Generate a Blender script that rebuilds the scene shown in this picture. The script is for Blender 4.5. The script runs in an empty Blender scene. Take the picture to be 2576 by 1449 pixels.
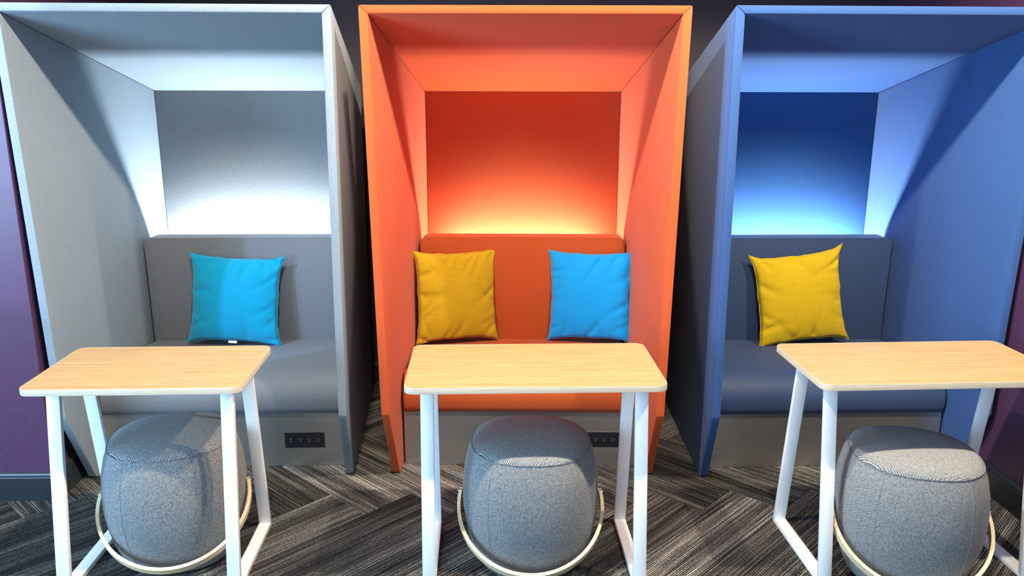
import bpy, bmesh, math, random
from mathutils import Vector, Matrix
R = math.radians
random.seed(4)
scene = bpy.context.scene
C = scene.collection

# ------------------------------------------------------------------ camera
cam_d = bpy.data.cameras.new('camera'); cam = bpy.data.objects.new('camera', cam_d); C.objects.link(cam)
cam_d.sensor_width = 36.0; cam_d.lens = 36.0 * 2060.6 / 2576.0; cam_d.clip_start = 0.05
cam.matrix_world = (Matrix.Translation((0, 0, 1.6)) @ Matrix.Rotation(R(-1.499), 4, 'Z')
                    @ Matrix.Rotation(R(90 - 13.805), 4, 'X') @ Matrix.Rotation(R(0.163), 4, 'Z'))
scene.camera = cam

# ------------------------------------------------------------------ world, daylight, exposure
w = bpy.data.worlds.new('world'); scene.world = w; w.use_nodes = True
w.node_tree.nodes['Background'].inputs[0].default_value = (0.62, 0.76, 1.0, 1)
w.node_tree.nodes['Background'].inputs[1].default_value = 0.40
scene.view_settings.view_transform = 'Standard'; scene.view_settings.look = 'None'
scene.view_settings.exposure = 0.0; scene.view_settings.gamma = 1.0
scene.view_settings.use_curve_mapping = False

def area_light(name, loc, target, sx, sy, energy, col):
    d = bpy.data.lights.new(name, 'AREA'); d.shape = 'RECTANGLE'; d.size = sx; d.size_y = sy
    d.energy = energy; d.color = col
    o = bpy.data.objects.new(name, d); C.objects.link(o); o.location = loc
    o.rotation_euler = (Vector(target) - Vector(loc)).to_track_quat('-Z', 'Y').to_euler()
    return o
area_light('window_daylight_left', (-3.9, 0.2, 1.55), (0.6, 3.6, 1.0), 2.2, 1.8, 290, (0.36, 0.68, 1.0))
area_light('window_daylight_behind', (-0.6, -2.8, 1.7), (0.2, 3.4, 0.9), 4.0, 1.8, 85, (0.62, 0.82, 1.0))

def spot_light(name, loc, target, energy, col, size=140, blend=0.25, radius=0.03):
    d = bpy.data.lights.new(name, 'SPOT'); d.energy = energy; d.color = col
    d.spot_size = R(size); d.spot_blend = blend; d.shadow_soft_size = radius
    o = bpy.data.objects.new(name, d); C.objects.link(o); o.location = loc
    o.rotation_euler = (Vector(target) - Vector(loc)).to_track_quat('-Z', 'Y').to_euler()
    return o
for i, (x, e) in enumerate(((-1.75, 60), (-0.5, 215), (0.72, 220), (1.80, 220))):
    spot_light('ceiling_downlight', (x, 2.08, 2.72), (x, 2.25, 0), e, (1.0, 0.86, 0.66))

spot_light('added_cool_wall_spot', (-2.5, 1.7, 2.7), (-1.95, 3.0, 1.62), 330, (0.38, 0.55, 1.0), 31, 0.12, 0.03)  # added spot, imitates the sharp-edged cool light on left wall and booth edge

# ------------------------------------------------------------------ helpers
def tag(o, label=None, cat=None, group=None, kind=None):
    if label: o['label'] = label
    if cat: o['category'] = cat
    if group: o['group'] = group
    if kind: o['kind'] = kind
    return o
def empty(name, loc=(0, 0, 0), rz=0.0):
    o = bpy.data.objects.new(name, None); C.objects.link(o)
    o.location = loc; o.rotation_euler = (0, 0, rz); o.empty_display_size = 0.1
    return o
def finish(name, bm, mats, parent=None, smooth=None, recalc=True):
    if recalc: bmesh.ops.recalc_face_normals(bm, faces=bm.faces)
    me = bpy.data.meshes.new(name); bm.to_mesh(me); bm.free()
    if not isinstance(mats, (list, tuple)): mats = [mats]
    for m in mats: me.materials.append(m)
    if smooth is not None:
        for p in me.polygons: p.use_smooth = True
        me.set_sharp_from_angle(angle=R(smooth))
    o = bpy.data.objects.new(name, me); C.objects.link(o)
    if parent: o.parent = parent
    return o
def box(bm, x0, x1, y0, y1, z0, z1, mi=0):
    v = [bm.verts.new(p) for p in ((x0,y0,z0),(x1,y0,z0),(x1,y1,z0),(x0,y1,z0),(x0,y0,z1),(x1,y0,z1),(x1,y1,z1),(x0,y1,z1))]
    fs = [bm.faces.new([v[i] for i in q]) for q in ((3,2,1,0),(4,5,6,7),(0,1,5,4),(1,2,6,5),(2,3,7,6),(3,0,4,7))]
    for f in fs: f.material_index = mi
    return v
def bevel(bm, w, seg=2, edges=None):
    bmesh.ops.bevel(bm, geom=list(edges if edges is not None else bm.edges), offset=w, segments=seg, profile=0.5, affect='EDGES', clamp_overlap=True)
def prism(bm, a, b):
    """two matching vertex loops a,b (lists of 3D points) joined to a closed solid"""
    va = [bm.verts.new(p) for p in a]; vb = [bm.verts.new(p) for p in b]; n = len(a)
    bm.faces.new(va); bm.faces.new(vb[::-1])
    for i in range(n): bm.faces.new((va[i], vb[i], vb[(i+1) % n], va[(i+1) % n]))
def sweep(bm, pts, frames, closed=False, cap=True):
    """pts: centre points; frames: list of section offsets (list of Vectors) per point"""
    rings = [[bm.verts.new(p + o) for o in fr] for p, fr in zip(pts, frames)]
    n = len(rings[0]); m = len(rings)
    for i in range(m if closed else m - 1):
        a, b = rings[i], rings[(i+1) % m]
        for j in range(n): bm.faces.new((a[j], a[(j+1) % n], b[(j+1) % n], b[j]))
    if cap and not closed: bm.faces.new(rings[0][::-1]); bm.faces.new(rings[-1])
def tube(bm, pts, r, n=6, closed=False):
    pts = [Vector(p) for p in pts]; frames = []
    m = len(pts)
    for i in range(m):
        a = pts[(i-1) % m] if closed or i > 0 else pts[i]; b = pts[(i+1) % m] if closed or i < m-1 else pts[i]
        t = (b - a).normalized(); u = t.cross(Vector((0.13, 0.21, 0.97)))
        if u.length < 1e-4: u = t.cross(Vector((1, 0, 0)))
        u.normalize(); v = t.cross(u)
        frames.append([(u*math.cos(2*math.pi*k/n) + v*math.sin(2*math.pi*k/n))*r for k in range(n)])
    sweep(bm, pts, frames, closed)

# ------------------------------------------------------------------ materials
class NT:
    def __init__(s, name):
        s.m = bpy.data.materials.new(name); s.m.use_nodes = True; s.t = s.m.node_tree
        s.b = s.t.nodes['Principled BSDF']; s.tc = s.t.nodes.new('ShaderNodeTexCoord')
    def n(s, kind, **kw):
        x = s.t.nodes.new(kind)
        for k, v in kw.items():
            if k in x.inputs: x.inputs[k].default_value = v
            else: setattr(x, k, v)
        return x
    def l(s, a, b): s.t.links.new(a, b)
    def mapping(s, scale=(1,1,1), rot=(0,0,0), src='Object'):
        m = s.n('ShaderNodeMapping'); m.inputs['Scale'].default_value = scale; m.inputs['Rotation'].default_value = rot
        s.l(s.tc.outputs[src], m.inputs['Vector']); return m.outputs[0]
    def noise(s, vec, scale, detail=3, rough=0.6):
        x = s.n('ShaderNodeTexNoise', Scale=scale, Detail=detail, Roughness=rough); s.l(vec, x.inputs['Vector']); return x.outputs['Fac']
    def ramp(s, fac, stops):
        r = s.n('ShaderNodeValToRGB'); e = r.color_ramp.elements
        while len(e) < len(stops): e.new(0.5)
        for el, (p, c) in zip(e, stops): el.position = p; el.color = (*c, 1)
        s.l(fac, r.inputs['Fac']); return r.outputs['Color']
    def math(s, op, a, b=None, clamp=False):
        x = s.n('ShaderNodeMath', operation=op); x.use_clamp = clamp
        for i, v in enumerate((a, b)):
            if v is None: continue
            if isinstance(v, (int, float)): x.inputs[i].default_value = v
            else: s.l(v, x.inputs[i])
        return x.outputs[0]
    def mix(s, fac, a, b, blend='MIX'):
        x = s.n('ShaderNodeMix', data_type='RGBA', blend_type=blend)
        for i, v in ((0, fac), (6, a), (7, b)):
            if isinstance(v, (int, float)): x.inputs[i].default_value = v
            elif isinstance(v, tuple): x.inputs[i].default_value = (*v, 1)
            else: s.l(v, x.inputs[i])
        return x.outputs[2]
    def bump(s, h, strength, dist=0.001):
        b = s.n('ShaderNodeBump', Strength=strength, Distance=dist); s.l(h, b.inputs['Height']); s.l(b.outputs[0], s.b.inputs['Normal'])
    def set(s, **kw):
        for k, v in kw.items():
            k = k.replace('_', ' ')
            s.b.inputs[k].default_value = (*v, 1) if isinstance(v, tuple) else v
        return s
def mul(c, k): return tuple(min(1.0, x*k) for x in c)

def fabric(name, col, contrast=0.25, rough=0.85, spec=0.2, sheen=0.12):
    n = NT(name); v = n.mapping((1, 1, 1))
    a = n.noise(v, 420, 4, 0.75); b = n.noise(n.mapping((1, 1, 6)), 130, 2)
    f = n.math('ADD', n.math('MULTIPLY', a, 0.75), n.math('MULTIPLY', b, 0.25))
    n.l(n.ramp(f, [(0.36, mul(col, 1-contrast)), (0.62, mul(col, 1+contrast))]), n.b.inputs['Base Color'])
    n.set(Roughness=rough, Specular_IOR_Level=spec, Sheen_Weight=sheen, Sheen_Roughness=0.5)
    n.bump(a, 0.25, 0.0008); return n.m
def plain(name, col, rough=0.5, metal=0.0, spec=0.5):
    n = NT(name); v = n.mapping()
    a = n.noise(v, 60, 3)
    n.l(n.ramp(a, [(0.3, mul(col, 0.98)), (0.7, mul(col, 1.02))]), n.b.inputs['Base Color'])
    n.set(Roughness=rough, Metallic=metal, Specular_IOR_Level=spec); return n.m

M = {}
M['grey_shell'] = fabric('grey_wool_felt', (0.205, 0.248, 0.290))
M['grey_seat'] = fabric('grey_seat_cloth', (0.135, 0.142, 0.155), spec=0.35, rough=0.6)
M['orange_shell'] = fabric('orange_wool_felt', (0.53, 0.080, 0.020), 0.10)
M['orange_seat'] = fabric('burnt_orange_seat_cloth', (0.37, 0.060, 0.010), 0.12, rough=0.7)
M['blue_shell'] = fabric('blue_wool_felt', (0.029, 0.080, 0.235), 0.15)
M['blue_seat'] = fabric('navy_seat_cloth', (0.024, 0.048, 0.115), 0.2, spec=0.35, rough=0.6)
M['grey_back'] = fabric('grey_back_cloth', (0.20, 0.205, 0.21))
M['orange_back'] = fabric('red_orange_back_cloth', (0.40, 0.085, 0.034), 0.12)
M['blue_back'] = fabric('deep_blue_back_cloth', (0.020, 0.075, 0.20), 0.15)
M['black'] = plain('black_plastic', (0.008, 0.009, 0.012), 0.4)
M['dark_grey'] = plain('dark_grey_plastic', (0.03, 0.03, 0.035), 0.45)
M['pale'] = plain('pale_plastic_and_highlight', (0.22, 0.22, 0.23), 0.4)
M['white_tag'] = plain('white_tag', (0.85, 0.85, 0.85), 0.7)
M['leg_white'] = plain('white_powder_coat', (0.86, 0.87, 0.88), 0.35)
M['stitch'] = plain('grey_stitching', (0.24, 0.25, 0.265), 0.8)
M['bolt'] = plain('bolt_steel', (0.6, 0.6, 0.6), 0.25, 1.0)

def steel():
    n = NT('brushed_steel'); v = n.mapping((1.2, 40, 260))
    a = n.noise(v, 3, 4, 0.7)
    n.l(n.ramp(a, [(0.3, (0.37, 0.355, 0.33)), (0.7, (0.54, 0.52, 0.485))]), n.b.inputs['Base Color'])
    n.set(Metallic=0.9, Roughness=0.36); n.bump(a, 0.12, 0.0006); return n.m
M['steel'] = steel()
def led(name, col, k):
    n = NT(name); n.set(Base_Color=(0.8, 0.8, 0.8), Emission_Color=col, Emission_Strength=k); return n.m

def oak(name, base, lite, rough, axis_scale):
    n = NT(name); mid = tuple((p+q)/2 for p, q in zip(base, lite))
    a = n.noise(n.mapping(axis_scale), 6, 3, 0.55)
    b = n.noise(n.mapping(tuple(x*3.2 for x in axis_scale)), 9, 4, 0.7)
    f = n.math('ADD', n.math('MULTIPLY', a, 0.45), n.math('MULTIPLY', b, 0.55))
    n.l(n.ramp(f, [(0.36, base), (0.48, mid), (0.62, lite)]), n.b.inputs['Base Color'])
    n.set(Roughness=rough, Specular_IOR_Level=0.4); n.bump(b, 0.05, 0.0004); return n.m
M['oak'] = oak('oak_laminate', (0.31, 0.175, 0.070), (0.52, 0.345, 0.165), 0.42, (0.4, 22, 1))
M['oak_edge'] = oak('oak_edge_band', (0.40, 0.33, 0.24), (0.64, 0.56, 0.43), 0.5, (0.8, 0.8, 60))
M['bent_wood'] = oak('bent_ash_wood', (0.66, 0.50, 0.28), (0.80, 0.64, 0.40), 0.45, (3, 3, 12))

def stool_weave():
    n = NT('stool_tweed'); u = n.tc.outputs['UV']
    # twill weave: fine diagonal light and dark yarns
    sep = n.n('ShaderNodeSeparateXYZ'); n.l(u, sep.inputs[0])
    k = 2*math.pi/0.0052
    d1 = n.math('SINE', n.math('MULTIPLY', n.math('ADD', sep.outputs[0], n.math('MULTIPLY', sep.outputs[1], 0.8)), k))
    d2 = n.math('SINE', n.math('MULTIPLY', n.math('SUBTRACT', n.math('MULTIPLY', sep.outputs[0], 0.55), sep.outputs[1]), k*0.9))
    pr = n.math('ADD', n.math('MULTIPLY', d1, 0.36), n.math('MULTIPLY', d2, 0.16))
    no = n.noise(n.mapping(), 180, 3, 0.7)
    f = n.math('ADD', n.math('ADD', pr, 0.5), n.math('MULTIPLY', n.math('SUBTRACT', no, 0.5), 0.9))
    n.l(n.ramp(f, [(0.10, (0.020, 0.023, 0.028)), (0.48, (0.125, 0.135, 0.15)), (0.88, (0.52, 0.52, 0.51))]), n.b.inputs['Base Color'])
    n.set(Roughness=0.85, Specular_IOR_Level=0.2, Sheen_Weight=0.1); n.bump(f, 0.5, 0.0012); return n.m
M['weave'] = stool_weave()

def linen(name, col, slub=0.25, spec=0.15, sheen=0.1):
    n = NT(name)
    a = n.noise(n.mapping((3, 3, 90)), 5, 3, 0.7); b = n.noise(n.mapping((120, 3, 3)), 4, 2, 0.6); c = n.noise(n.mapping(), 350, 2)
    f = n.math('ADD', n.math('ADD', n.math('MULTIPLY', a, 0.5), n.math('MULTIPLY', b, 0.3)), n.math('MULTIPLY', c, 0.2))
    n.l(n.ramp(f, [(0.34, mul(col, 1-slub)), (0.64, mul(col, 1+slub*0.5))]), n.b.inputs['Base Color'])
    n.set(Roughness=0.8, Specular_IOR_Level=spec, Sheen_Weight=sheen); n.bump(f, 0.35, 0.0012); return n.m
M['teal'] = linen('teal_cotton', (0.0, 0.27, 0.43), 0.05, sheen=0.25)
M['cyan'] = linen('sky_blue_cotton', (0.002, 0.26, 0.62), 0.05, sheen=0.25)
M['mustard'] = linen('mustard_linen', (0.42, 0.275, 0.007), 0.22)
M['yellow'] = linen('yellow_linen', (0.57, 0.37, 0.008), 0.18)

def purple():
    n = NT('aubergine_satin_paint'); v = n.mapping()
    a = n.noise(v, 240, 2)
    base = n.ramp(a, [(0.3, (0.060, 0.024, 0.062)), (0.7, (0.078, 0.032, 0.080))])
    # faint drawn arcs and lines of the wall covering
    rings = n.n('ShaderNodeTexVoronoi', Scale=3.2, feature='DISTANCE_TO_EDGE'); n.l(v, rings.inputs['Vector'])
    line = n.math('LESS_THAN', rings.outputs['Distance'], 0.006)
    n.l(n.mix(n.math('MULTIPLY', line, 0.015), base, (0.6, 0.55, 0.8)), n.b.inputs['Base Color'])
    n.set(Roughness=0.38, Specular_IOR_Level=0.5); n.bump(a, 0.08, 0.0006); return n.m
M['purple'] = purple()
M['navy_wall'] = plain('dark_plum_wall_paint', (0.020, 0.014, 0.026), 0.6)
M['baseboard'] = plain('charcoal_gloss_paint', (0.022, 0.026, 0.032), 0.35)
M['ceiling'] = plain('ceiling_paint', (0.62, 0.62, 0.62), 0.9)

def carpet(name, src_rot=None):
    n = NT(name); info = n.n('ShaderNodeObjectInfo')
    if src_rot is None: v0 = n.tc.outputs['Object']
    else: v0 = n.mapping((1, 1, 1), (0, 0, src_rot))
    sh = n.n('ShaderNodeCombineXYZ'); n.l(n.math('MULTIPLY', info.outputs['Random'], 37.0), sh.inputs[0]); n.l(n.math('MULTIPLY', info.outputs['Random'], 11.0), sh.inputs[1])
    ad = n.n('ShaderNodeVectorMath', operation='ADD'); n.l(v0, ad.inputs[0]); n.l(sh.outputs[0], ad.inputs[1])
    def mp(sc):
        m = n.n('ShaderNodeMapping'); m.inputs['Scale'].default_value = sc; n.l(ad.outputs[0], m.inputs['Vector']); return m.outputs[0]
    sep = n.n('ShaderNodeSeparateXYZ'); n.l(v0, sep.inputs[0])
    rib = n.math('SINE', n.math('MULTIPLY', sep.outputs[1], 2*math.pi/0.0076))         # loop pile rows
    rib = n.math('MULTIPLY', n.math('ADD', rib, 1.0), 0.5)
    rows = n.noise(mp((0.8, 62, 1)), 2.0, 3, 0.75)     # rows of different yarn
    bands = n.noise(mp((0.6, 9, 1)), 1.0, 2)           # broad light and dark bands
    flecks = n.noise(mp((90, 260, 1)), 1.0, 3, 0.7)
    f = n.math('ADD', n.math('MULTIPLY', rows, 0.85), n.math('MULTIPLY', bands, 0.45))
    f = n.math('ADD', f, n.math('MULTIPLY', n.math('SUBTRACT', flecks, 0.5), 0.55))
    f = n.math('SUBTRACT', f, 0.15)
    col = n.ramp(f, [(0.34, (0.022, 0.021, 0.022)), (0.50, (0.115, 0.110, 0.108)), (0.68, (0.56, 0.53, 0.49))])
    shade = n.math('ADD', n.math('MULTIPLY', n.math('POWER', rib, 0.7), 0.90), 0.10)
    col = n.mix(1.0, col, shade, 'MULTIPLY')
    col = n.mix(1.0, col, info.outputs['Color'], 'MULTIPLY')
    n.l(col, n.b.inputs['Base Color']); n.set(Roughness=0.95, Specular_IOR_Level=0.1)
    n.bump(n.math('ADD', rib, n.math('MULTIPLY', flecks, 0.5)), 0.8, 0.003); return n.m
M['carpet'] = carpet('striped_loop_carpet'); M['carpet_field'] = carpet('striped_loop_carpet_field', R(45))

# ------------------------------------------------------------------ the room
XL, XR, YB, YS, ZC = -1.728, 2.022, 4.35, 3.012, 2.75      # alcove left, right, back; front of left wall; ceiling
XW, YF = -4.0, -3.0
def slab(name, x0, x1, y0, y1, z0, z1, mat, bev=0.0):
    bm = bmesh.new(); box(bm, x0, x1, y0, y1, z0, z1)
    if bev: bevel(bm, bev, 2)
    return tag(finish(name, bm, mat), kind='structure')
floor = slab('floor', XW, XR, YF, YB, -0.06, -0.005, M['carpet_field']); floor.color = (1, 1, 1, 1)
slab('ceiling', XW, XR + 0.1, YF, YB + 0.1, ZC, ZC + 0.1, M['ceiling'])
slab('wall_back', XL - 0.1, XR + 0.1, YB, YB + 0.1, -0.06, ZC, M['navy_wall'])
slab('wall_left', XW, XL, YS, YS + 0.12, -0.06, ZC, M['purple'], 0.002)
slab('wall_left_return', XL - 0.10, XL - 0.001, YS + 0.12, YB, -0.06, ZC, M['purple'])
slab('wall_right', XR, XR + 0.1, YF, YB, -0.06, ZC, M['purple'])
def baseboard(name, p0, p1, nrm, h=0.122):
    """moulded skirting from p0 to p1, standing out along nrm"""
    prof = [(0, 0), (0.013, 0), (0.013, h-0.022), (0.010, h-0.018), (0.010, h-0.014), (0.012, h-0.011), (0.009, h-0.003), (0.004, h), (0, h)]
    n = Vector((nrm[0], nrm[1], 0)); bm = bmesh.new()
    a = [Vector((p0[0], p0[1], 0)) + n*d + Vector((0, 0, z - 0.003)) for d, z in prof]
    b = [Vector((p1[0], p1[1], 0)) + n*d + Vector((0, 0, z - 0.003)) for d, z in prof]
    prism(bm, a, b); return tag(finish(name, bm, M['baseboard']), kind='structure')
baseboard('baseboard_left', (XW, YS), (XL + 0.013, YS), (0, -1))
baseboard('baseboard_left_return', (XL, YS - 0.0), (XL, YB), (1, 0))
baseboard('baseboard_right', (XR, YF), (XR, YB), (-1, 0))
baseboard('baseboard_back', (XL, YB), (XR, YB), (0, -1))

# carpet planks in herringbone, each plank an object on the floor
PW, PL = 0.2300, 0.9200
U0, V0 = 1.682, 2.374
def plank_mesh():
    bm = bmesh.new(); g = 0.0006
    vs = box(bm, -PL/2 + g, PL/2 - g, -PW/2 + g, PW/2 - g, -0.005, 0.0)
    top = [e for e in bm.edges if all(v.co.z > -0.001 for v in e.verts)]
    bevel(bm, 0.0016, 1, top)
    me = bpy.data.meshes.new('plank'); bm.to_mesh(me); bm.free(); me.materials.append(M['carpet']); return me
pm = plank_mesh()
def uv2xy(u, v): return ((u - v)/math.sqrt(2), (u + v)/math.sqrt(2))
tones = {('A', 0, 0): 1.25, ('B', 0, 0): 1.75, ('A', 1, 0): 0.55, ('B', 1, 0): 1.35, ('B', -1, 0): 0.55, ('A', 5, 0): 1.9, ('A', 4, 0): 0.8,
         ('A', 2, 0): 0.8, ('A', 3, 0): 1.6, ('B', 5, 0): 0.7, ('B', 4, 0): 0.8, ('B', 3, 0): 0.85, ('B', 2, 0): 1.2, ('A', 6, 0): 0.7, ('B', 6, 0): 1.0,
         ('A', -1, 0): 0.6, ('A', -2, 0): 0.7, ('A', -3, 0): 0.75, ('B', -2, 0): 1.2, ('B', -3, 0): 0.9}
def clipped(me, mat):
    bm = bmesh.new(); bm.from_mesh(me); bm.transform(mat)
    for co, no in (((XR, 0, 0), (1, 0, 0)), ((0, YB, 0), (0, 1, 0)), ((XW, 0, 0), (-1, 0, 0))):
        geo = bm.verts[:] + bm.edges[:] + bm.faces[:]
        r = bmesh.ops.bisect_plane(bm, geom=geo, plane_co=co, plane_no=no, clear_outer=True)
        ed = [e for e in bm.edges if e.is_boundary]
        if ed: bmesh.ops.holes_fill(bm, edges=ed)
    bm.transform(mat.inverted()); m2 = bpy.data.meshes.new('plank'); bm.to_mesh(m2); bm.free(); m2.materials.append(M['carpet']); return m2
for j in range(-8, 9):
    for k in range(-24, 25):
        for kind in 'AB':
            if kind == 'A': u = U0 + k*PW - 2*PW; v = V0 - k*PW + PW/2; ang = R(45)
            else: u = U0 + k*PW + PW/2; v = V0 - k*PW + 2*PW; ang = R(135)
            u += 4*PW*j; v += 4*PW*j
            x, y = uv2xy(u, v)
            if not (XW + 0.1 < x < XR + 0.30 and 0.75 < y < YB + 0.30): continue
            if x < XL - 0.25 and y > YS + 0.28: continue
            mat = Matrix.Translation((x, y, 0)) @ Matrix.Rotation(ang, 4, 'Z')
            edge = 0.46
            me = pm if (XW + edge < x < XR - edge and y < YB - edge) else clipped(pm, mat)
            if len(me.vertices) < 4: continue
            o = bpy.data.objects.new('plank', me); C.objects.link(o); o.parent = floor
            o.location = (x, y, 0); o.rotation_euler = (0, 0, ang)
            t = tones.get((kind, k, j), random.choice((0.55, 0.7, 0.9, 1.1, 1.4, 1.6)))
            t *= 0.85
            o.color = (t, t*0.985, t*0.96, 1)

# ------------------------------------------------------------------ booths
TH = 0.033
def xo(y, z):                                   # half width of the shell's outer face
    return 0.510 + (0.874 - y)/1.156*(0.050 + 0.023*z/1.877)
def xi(y, z): return xo(y, z) - TH
def ztop(y): return 1.608 + (0.834 - y)/1.116*0.269
PROF = [(0.874, 0.0), (-0.070, 0.0), (-0.088, 0.006), (-0.244, 0.331), (-0.282, 1.877), (0.874, ztop(0.874))]

def outlet(base, x0, x1, z0, z1, y):
    bm = bmesh.new(); box(bm, x0, x1, y - 0.0015, y + 0.006, z0, z1); bevel(bm, 0.0012, 1)
    finish('outlet_plate', bm, M['black'], base)['label'] = 'black recessed power outlet plate'
    n = 3; wd = (x1 - x0); cz = (z0 + z1)/2
    for i in range(n):
        cx = x0 + wd*(0.40 + 0.22*i)
        bm = bmesh.new()
        ring = [(cx + 0.014*math.cos(a), y - 0.0016, cz + 0.014*math.sin(a)) for a in [2*math.pi*q/16 for q in range(16)]]
        prism(bm, ring, [(p[0], y - 0.0032, p[2]) for p in ring])
        for sx, sz, hw, hh in ((-0.0055, 0.004, 0.0009, 0.0036), (0.0055, 0.004, 0.0009, 0.0030), (0, -0.006, 0.0022, 0.0020)):
            a, b = (sx, sz) if i < 2 else (-sz, sx)
            w2, h2 = (hw, hh) if i < 2 else (hh, hw)
            box(bm, cx + a - w2, cx + a + w2, y - 0.0036, y - 0.0030, cz + b - h2, cz + b + h2, 1)  # pale slots: small highlights put into the colour of the dark sockets
        finish('socket', bm, [M['black'], M['pale']], base)
    bm = bmesh.new(); cx = x0 + wd*0.15
    for s in (-1, 1):
        box(bm, cx - 0.0055, cx + 0.0055, y - 0.0030, y - 0.0016, cz + s*0.0050 - 0.0024, cz + s*0.0050 + 0.0024, 0)
        box(bm, cx - 0.0042, cx + 0.0042, y - 0.0034, y - 0.0029, cz + s*0.0050 - 0.0007, cz + s*0.0050 + 0.0007, 1)
    finish('usb_port', bm, [M['dark_grey'], M['pale']], base)

def booth(label, loc, rot, shell, seatm, backm, ledcol, ledk, led_hw, lz=0.745):
    t = empty('booth_sofa', loc, R(rot)); tag(t, label, 'booth sofa', 'high-backed booth sofas')
    # side panels, mitred to the hood
    for s in (-1, 1):
        bm = bmesh.new(); a = []; b = []
        for (y, z) in PROF:
            a.append((s*xo(y, z), y, z))
            zz = z - 0.030 if z > 1.0 else z
            b.append((s*xi(y, z), y, zz))
        prism(bm, a, b); bevel(bm, 0.005, 2)
        sp = finish('side_panel', bm, shell, t, 40)
        # stitched seam just behind the front edge, outside face
        bm = bmesh.new(); pts = []
        for i in range(13):
            z = 0.02 + i*(1.84/12)
            if z < 0.331: y = -0.088 + (0.006 - z)/0.325*0.156
            else: y = -0.244 - (z - 0.331)/1.546*0.038
            pts.append((s*(xo(y, z) + 0.0005), y + 0.014, z))
        tube(bm, pts, 0.0014, 5); finish('seam', bm, shell, sp, 60)
    # hood
    bm = bmesh.new()
    yf, yb = -0.282, 0.874
    def ring(y): return [(-xo(y, ztop(y)), y, ztop(y)), (xo(y, ztop(y)), y, ztop(y)), (xi(y, ztop(y)), y, ztop(y) - 0.030), (-xi(y, ztop(y)), y, ztop(y) - 0.030)]
    prism(bm, ring(yf), ring(yb)); bevel(bm, 0.005, 2)
    finish('hood_panel', bm, shell, t, 40)
    # back panel behind the backrest
    bm = bmesh.new(); z1 = ztop(0.834) - 0.031
    a = [(s*(xi(0.834, z) - 0.001), 0.834, z) for s, z in ((-1, 0.02), (1, 0.02), (1, z1), (-1, z1))]
    b = [(s*(xi(0.872, z) - 0.001), 0.872, z) for s, z in ((-1, 0.02), (1, 0.02), (1, z1), (-1, z1))]
    prism(bm, a, b); bevel(bm, 0.004, 2); finish('back_panel', bm, backm, t, 40)
    # backrest: upholstered slab with rounded corners
    bm = bmesh.new(); hw = 0.487; r = 0.030; pts = []
    for cx, cz, a0 in ((hw - r, 0.905 - r, 0), (-hw + r, 0.905 - r, 90)):
        for q in range(7):
            a = R(a0 + 15*q); pts.append((cx + r*math.cos(a), cz + r*math.sin(a)))
    pts += [(-hw, 0.30), (hw, 0.30)]
    prism(bm, [(x, 0.550, z) for x, z in pts], [(x*1.0 - (0.004 if x > 0 else -0.004), 0.655, z) for x, z in pts])
    bevel(bm, 0.012, 3, [e for e in bm.edges if abs(e.verts[0].co.y - e.verts[1].co.y) < 1e-6])
    finish('backrest', bm, seatm, t, 50)
    # seat cushion: rolled front edge
    prof = [(0.560, 0.245), (0.560, 0.402), (0.42, 0.412), (0.28, 0.418), (0.17, 0.418)]
    for q in range(1, 10):
        a = R(90 + 9.6*q); prof.append((0.115 + 0.135*math.cos(a)*1.0, 0.300 + 0.118*math.sin(a)))
    prof += [(-0.018, 0.275), (-0.012, 0.252), (0.0, 0.245)]
    bm = bmesh.new()
    def sx(y, e): return xi(y, 0.3) - e
    prism(bm, [(-sx(y, 0.010), y, z) for y, z in prof], [(sx(y, 0.010), y, z) for y, z in prof])
    ends = [f for f in bm.faces if len(f.verts) > 6]
    bevel(bm, 0.014, 3, [e for f in ends for e in f.edges])
    finish('seat_cushion', bm, seatm, t, 50)
    # steel plinth with the outlet
    bm = bmesh.new()
    a = [(-0.508, 0.0, 0.0), (0.508, 0.0, 0.0), (0.508, 0.0, 0.246), (-0.508, 0.0, 0.246)]
    b = [(-0.480, 0.50, 0.0), (0.480, 0.50, 0.0), (0.480, 0.50, 0.246), (-0.480, 0.50, 0.246)]
    prism(bm, a, b); bevel(bm, 0.0015, 1)
    pl = finish('base_plinth', bm, M['steel'], t); pl['label'] = 'brushed steel plinth under the seat'
    outlet(pl, 0.250, 0.420, 0.086, 0.158, 0.0)
    # led strip in the slot behind the backrest: channel and light
    bm = bmesh.new(); box(bm, -led_hw, led_hw, 0.725, 0.750, lz, lz + 0.003)
    ls = finish('led_strip', bm, led('led_glow', ledcol, ledk), t); ls['label'] = 'hidden white light strip behind the backrest'
    bm = bmesh.new(); box(bm, -0.46, 0.46, 0.660, 0.830, lz - 0.02, lz - 0.001); finish('light_shelf', bm, shell, t)
    return t
booth('grey felt booth sofa with a teal cushion on its seat', (-1.139, 3.285, 0), 0.591, M['grey_shell'], M['grey_seat'], M['grey_back'], (0.80, 0.92, 1.0), 560, 0.44)
booth('orange felt booth sofa between the grey one and the blue one', (0.131, 3.28, 0), -1.885, M['orange_shell'], M['orange_seat'], M['orange_back'], (1.0, 0.93, 0.72), 300, 0.39, 0.762)
booth('blue felt booth sofa with a navy seat and one yellow cushion', (1.430, 3.243, 0), 0.442, M['blue_shell'], M['blue_seat'], M['blue_back'], (0.80, 0.94, 1.0), 560, 0.44)

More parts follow.
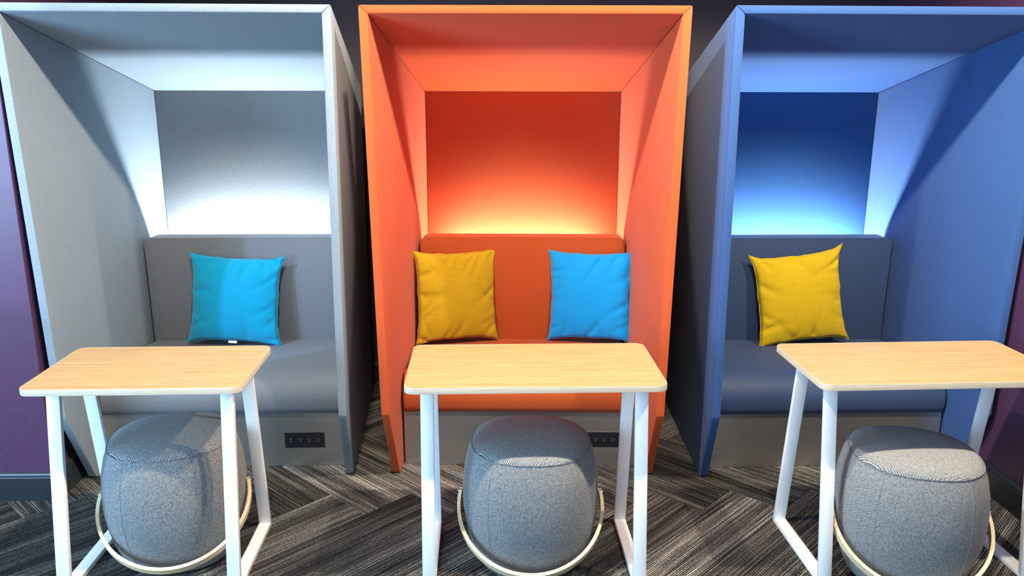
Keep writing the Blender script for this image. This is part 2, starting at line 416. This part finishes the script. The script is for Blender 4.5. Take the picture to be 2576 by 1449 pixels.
# ------------------------------------------------------------------ tables
def rounded_rect(wd, dp, r, n=6):
    pts = []
    for cx, cy, a0 in ((wd/2-r, dp/2-r, 0), (-wd/2+r, dp/2-r, 90), (-wd/2+r, -dp/2+r, 180), (wd/2-r, -dp/2+r, 270)):
        for q in range(n + 1):
            a = R(a0 + 90*q/n); pts.append((cx + r*math.cos(a), cy + r*math.sin(a)))
    return pts
def table(label, loc, rot, wd, dp):
    t = empty('side_table', loc, R(rot)); tag(t, label, 'table', 'small oak-topped tables in front of the booths')
    H, T = 0.700, 0.021
    bm = bmesh.new(); p = rounded_rect(wd - 0.003, dp - 0.003, 0.032)
    prism(bm, [(x, y, H - T) for x, y in p], [(x, y, H) for x, y in p])
    tp = finish('tabletop', bm, M['oak'], t, 40)
    bm = bmesh.new(); po = rounded_rect(wd, dp, 0.0335); pi_ = rounded_rect(wd - 0.003, dp - 0.003, 0.032); n = len(po)
    secs = []
    for (ox, oy), (ix, iy) in zip(po, pi_):
        secs.append([Vector((ix, iy, H - T)), Vector((ox, oy, H - T + 0.0008)), Vector((ox, oy, H - 0.0018)), Vector((ox*0.4 + ix*0.6, oy*0.4 + iy*0.6, H + 0.0004)), Vector((ix, iy, H + 0.0002))])
    sweep(bm, [Vector((0, 0, 0))]*n, secs, closed=True)
    e = finish('edge_band', bm, M['oak_edge'], tp, 40); e['label'] = 'pale edge banding of the tabletop'
    # two trapezoid frames of flat bar, mitred
    yo = -0.012; th = 0.018; bw = 0.042; zt = H - T
    out = [(yo - 0.114, zt), (yo + 0.114, zt), (yo + 0.212, 0.0), (yo - 0.212, 0.0)]
    sl = (0.212 - 0.114)/zt; k = th*math.sqrt(1 + sl*sl)
    inn = [(yo - 0.114 - sl*th + k, zt - th), (yo + 0.114 + sl*th - k, zt - th), (yo + 0.212 - sl*th - k, th), (yo - 0.212 + sl*th + k, th)]
    for s in (-1, 1):
        xa = s*(wd/2 - 0.045); xb = xa - s*bw
        for i, nm in ((3, 'leg'), (1, 'leg'), (2, 'foot_bar'), (0, 'top_bar')):
            j = (i + 1) % 4
            q = [out[i], out[j], inn[j], inn[i]]
            bm = bmesh.new(); prism(bm, [(xa, y, z) for y, z in q], [(xb, y, z) for y, z in q]); bevel(bm, 0.0016, 2)
            finish(nm, bm, M['leg_white'], t, 40)
    return t
table('narrowest oak-topped table, white legs, in front of the grey booth', (-1.115, 2.596, 0), 0.968, 0.674, 0.422)
table('oak-topped table with white legs in front of the orange booth', (0.138, 2.597, 0), 0.549, 0.824, 0.437)
table('oak-topped table with white legs in front of the blue booth', (1.441, 2.604, 0), 1.8, 0.826, 0.424)

# ------------------------------------------------------------------ stools
def stool(label, loc, rot, hrot=0.0):
    t = empty('stool', loc, R(rot)); tag(t, label, 'stool', 'grey tweed stools with bent wood handles')
    prof = [(0.150, 0.0), (0.178, 0.012), (0.196, 0.05), (0.214, 0.10), (0.228, 0.16), (0.235, 0.22), (0.235, 0.28), (0.229, 0.345), (0.217, 0.397), (0.203, 0.432)]
    N = 64
    def rad(r, a):                              # softly squared plan
        e = 2.35; c, s = abs(math.cos(a)), abs(math.sin(a)); return r*0.985/((c**e + s**e)**(1/e))
    def shell(prof, name, close_top, close_bot, mat):
        bm = bmesh.new(); uvl = bm.loops.layers.uv.new('UVMap'); rings = []
        arc = 0; arcs = []
        for i, (r, z) in enumerate(prof):
            if i: arc += math.hypot(r - prof[i-1][0], z - prof[i-1][1])
            arcs.append(arc)
            rings.append([bm.verts.new((rad(r, 2*math.pi*k/N)*math.cos(2*math.pi*k/N), rad(r, 2*math.pi*k/N)*math.sin(2*math.pi*k/N), z)) for k in range(N)])
        for i in range(len(prof) - 1):
            for k in range(N):
                f = bm.faces.new((rings[i][k], rings[i][(k+1) % N], rings[i+1][(k+1) % N], rings[i+1][k]))
                for lp, (kk, ii) in zip(f.loops, ((k, i), (k+1, i), (k+1, i+1), (k, i+1))):
                    lp[uvl].uv = (0.23*2*math.pi*kk/N, arcs[ii]) if not close_top else tuple(lp.vert.co[:2])
        if close_top:
            f = bm.faces.new(rings[-1])
            for lp in f.loops: lp[uvl].uv = tuple(lp.vert.co[:2])
        if close_bot:
            f = bm.faces.new(rings[0][::-1])
            for lp in f.loops: lp[uvl].uv = tuple(lp.vert.co[:2])
        return finish(name, bm, mat, t, 60)
    shell(prof, 'body', False, True, M['weave'])
    shell([(0.2035, 0.4305), (0.198, 0.440), (0.183, 0.448), (0.155, 0.455), (0.11, 0.460), (0.05, 0.463), (0.01, 0.4635)], 'seat_top', True, False, M['weave'])
    bm = bmesh.new(); tube(bm, [(rad(0.2040, a)*math.cos(a), rad(0.2040, a)*math.sin(a), 0.4315) for a in [2*math.pi*k/N for k in range(N)]], 0.0022, 6, True)
    finish('top_seam', bm, M['weave'], t, 60)
    for a in (55, 125, 235, 305):
        bm = bmesh.new(); a = R(a); tube(bm, [(rad(r + 0.0004, a)*math.cos(a), rad(r + 0.0004, a)*math.sin(a), z) for r, z in prof[2:]], 0.0009, 5)
        finish('side_seam', bm, M['stitch'], t, 60)
    # bent wood handle hanging down over the front, pivoting on the sides
    A, B, drop, zp = 0.244, 0.256, 0.175, 0.248
    bm = bmesh.new(); pts = []; fr = []
    tilt = math.atan2(drop, B); a0 = R(-13); L = math.hypot(drop, B)/(1 - math.sin(a0))
    fwd = Vector((0, -math.cos(tilt), -math.sin(tilt))); up = Vector((0, -math.sin(tilt), math.cos(tilt)))
    cen = Vector((0, 0, zp)) - fwd*(L*math.sin(a0)); NN = 56
    for i in range(NN + 1):
        a = a0 + (math.pi - 2*a0)*i/NN
        p = Vector((A*math.cos(a), 0, 0)) + fwd*(L*math.sin(a)) + cen
        nrm = (Vector((math.cos(a)/A, 0, 0)) + fwd*(math.sin(a)/L)).normalized()
        hw, ht = 0.0055, 0.0145
        if i in (0, NN): ht = 0.008
        pts.append(p); fr.append([nrm*hw + up*ht, nrm*-hw + up*ht, nrm*-hw - up*ht, nrm*hw - up*ht])
    ex = A*math.cos(a0); yp = -0.012
    sweep(bm, pts, fr); bevel(bm, 0.0015, 1, [e for e in bm.edges if len(e.link_faces) == 2 and e.calc_face_angle(0) > 1.0])
    hd = finish('handle', bm, M['bent_wood'], t, 40); hd['label'] = 'pale bent wood hoop handle'
    for s in (-1, 1):
        bm = bmesh.new(); rg = [(s*(ex - 0.002), yp + 0.006*math.cos(2*math.pi*k/10), zp + 0.006*math.sin(2*math.pi*k/10)) for k in range(10)]
        prism(bm, rg, [(s*(ex + 0.012), p[1], p[2]) for p in rg]); finish('bolt', bm, M['bolt'], hd, 40)
    return t
stool('grey tweed stool standing under the table by the grey booth', (-1.098, 2.640, 0), 12)
stool('grey tweed stool standing under the table by the orange booth', (0.133, 2.585, 0), -2)
stool('grey tweed stool standing under the table by the blue booth', (1.393, 2.462, 0), -14)

# ------------------------------------------------------------------ cushions
def cushion(label, loc, rz, lean, roll, wd, ht, thick, mat, seed, seam=None, tag_x=None, corners=(1, 1, 1, 1)):
    """origin at the bottom middle; x width, z height, y thickness"""
    rnd = random.Random(seed); N = 40
    t = empty('cushion', loc); t.rotation_euler = (R(lean), R(roll), R(rz)); t.rotation_mode = 'XYZ'
    tag(t, label, 'cushion', 'square cushions on the booth seats')
    wr = [(rnd.uniform(-0.9, 0.9), rnd.randrange(4), rnd.uniform(0.035, 0.075), rnd.uniform(0.18, 0.5), rnd.uniform(0.007, 0.017), rnd.uniform(-0.9, 0.9)) for _ in range(30)]
    ph = [rnd.uniform(0, 6.28) for _ in range(6)]
    def outline(s, q):
        # square drawn in between its corners, gathered along the seams
        dip = lambda a, b, p: 0.062*(1 - abs(a)**5) + 0.035*(1 - a*a) + (1 - a**4)*(0.006*math.sin(7*a + p) + 0.004*math.sin(15*a + 2.3*p) + 0.003*math.sin(23*a + b))
        kx = 1 - dip(q, 1.0 if s > 0 else 2.0, ph[0] if s > 0 else ph[2]); kz = 1 - dip(s, 0.5 if q > 0 else 2.6, ph[1] if q > 0 else ph[3])
        w = (abs(s)*abs(q))**9
        ci = (0 if s < 0 else 1) if q < 0 else (2 if s < 0 else 3)
        k = 1 + 0.05*w*(corners[ci] - 1)
        return s*wd/2*kx*k, q*ht/2*kz*k
    def h(s, q):
        e = max(0.0, (1 - s*s))*max(0.0, (1 - q*q)); b = thick/2*(e**0.36)
        d = 0
        for (p, side, wdt, ln, amp, sk) in wr:
            along, depth = ((s, 1 + q), (s, 1 - q), (q, 1 + s), (q, 1 - s))[side]
            d += amp*math.exp(-((along - p - sk*depth)/wdt)**2)*math.exp(-(depth/ln)**2)*math.sin(min(1.0, depth*7)*math.pi/2)
        return b - d*(1 if e > 0 else 0)*0.9
    bm = bmesh.new()
    def param(i): return math.sin((i/N*2 - 1)*math.pi/2)*0.35 + (i/N*2 - 1)*0.65
    F = {}; Bk = {}
    for i in range(N + 1):
        for j in range(N + 1):
            s, q = param(i), param(j); x, z = outline(s, q); y = h(s, q)
            edge = i in (0, N) or j in (0, N)
            v = bm.verts.new((x, -y if not edge else 0, z + ht/2)); F[i, j] = v
            Bk[i, j] = v if edge else bm.verts.new((x, y*0.85, z + ht/2))
    for i in range(N):
        for j in range(N):
            bm.faces.new((F[i, j], F[i+1, j], F[i+1, j+1], F[i, j+1])); bm.faces.new((Bk[i, j], Bk[i, j+1], Bk[i+1, j+1], Bk[i+1, j]))
    loop = [F[i, 0].co.copy() for i in range(N)] + [F[N, j].co.copy() for j in range(N)] + [F[i, N].co.copy() for i in range(N, 0, -1)] + [F[0, j].co.copy() for j in range(N, 0, -1)]
    finish('cover', bm, mat, t, 180)
    bm = bmesh.new(); tube(bm, loop, 0.0022, 5, True); finish('seam', bm, seam or mat, t, 60)
    if tag_x is not None:
        bm = bmesh.new(); zz = 0.012; box(bm, tag_x - 0.02, tag_x + 0.02, -0.012, -0.0105, zz - 0.004, zz + 0.008)
        g = finish('care_tag', bm, M['white_tag'], t); g['label'] = 'small white care tag'
    return t
ZS = 0.416
cushion('teal cushion with a white care tag on the grey booth seat', (-1.212, 3.722, ZS), -1.5, -9, 3.0, 0.440, 0.425, 0.120, M['teal'], 3, tag_x=-0.005, corners=(1.3, 1.2, 1.0, 1.6))
cushion('mustard yellow cushion on the orange booth seat', (-0.160, 3.735, ZS), 17, -7, 1.0, 0.405, 0.445, 0.105, M['mustard'], 8, corners=(0.9, 1.3, 1.5, 2.2))
cushion('sky blue cushion on the orange booth seat', (0.472, 3.735, ZS), -12, -7, -1.0, 0.415, 0.440, 0.110, M['cyan'], 12, corners=(1.2, 1.3, 1.9, 2.2))
cushion('bright yellow cushion on the blue booth seat', (1.485, 3.688, ZS), 3, -10, -6.0, 0.435, 0.440, 0.120, M['yellow'], 21, corners=(1.0, 1.6, 1.9, 2.3))
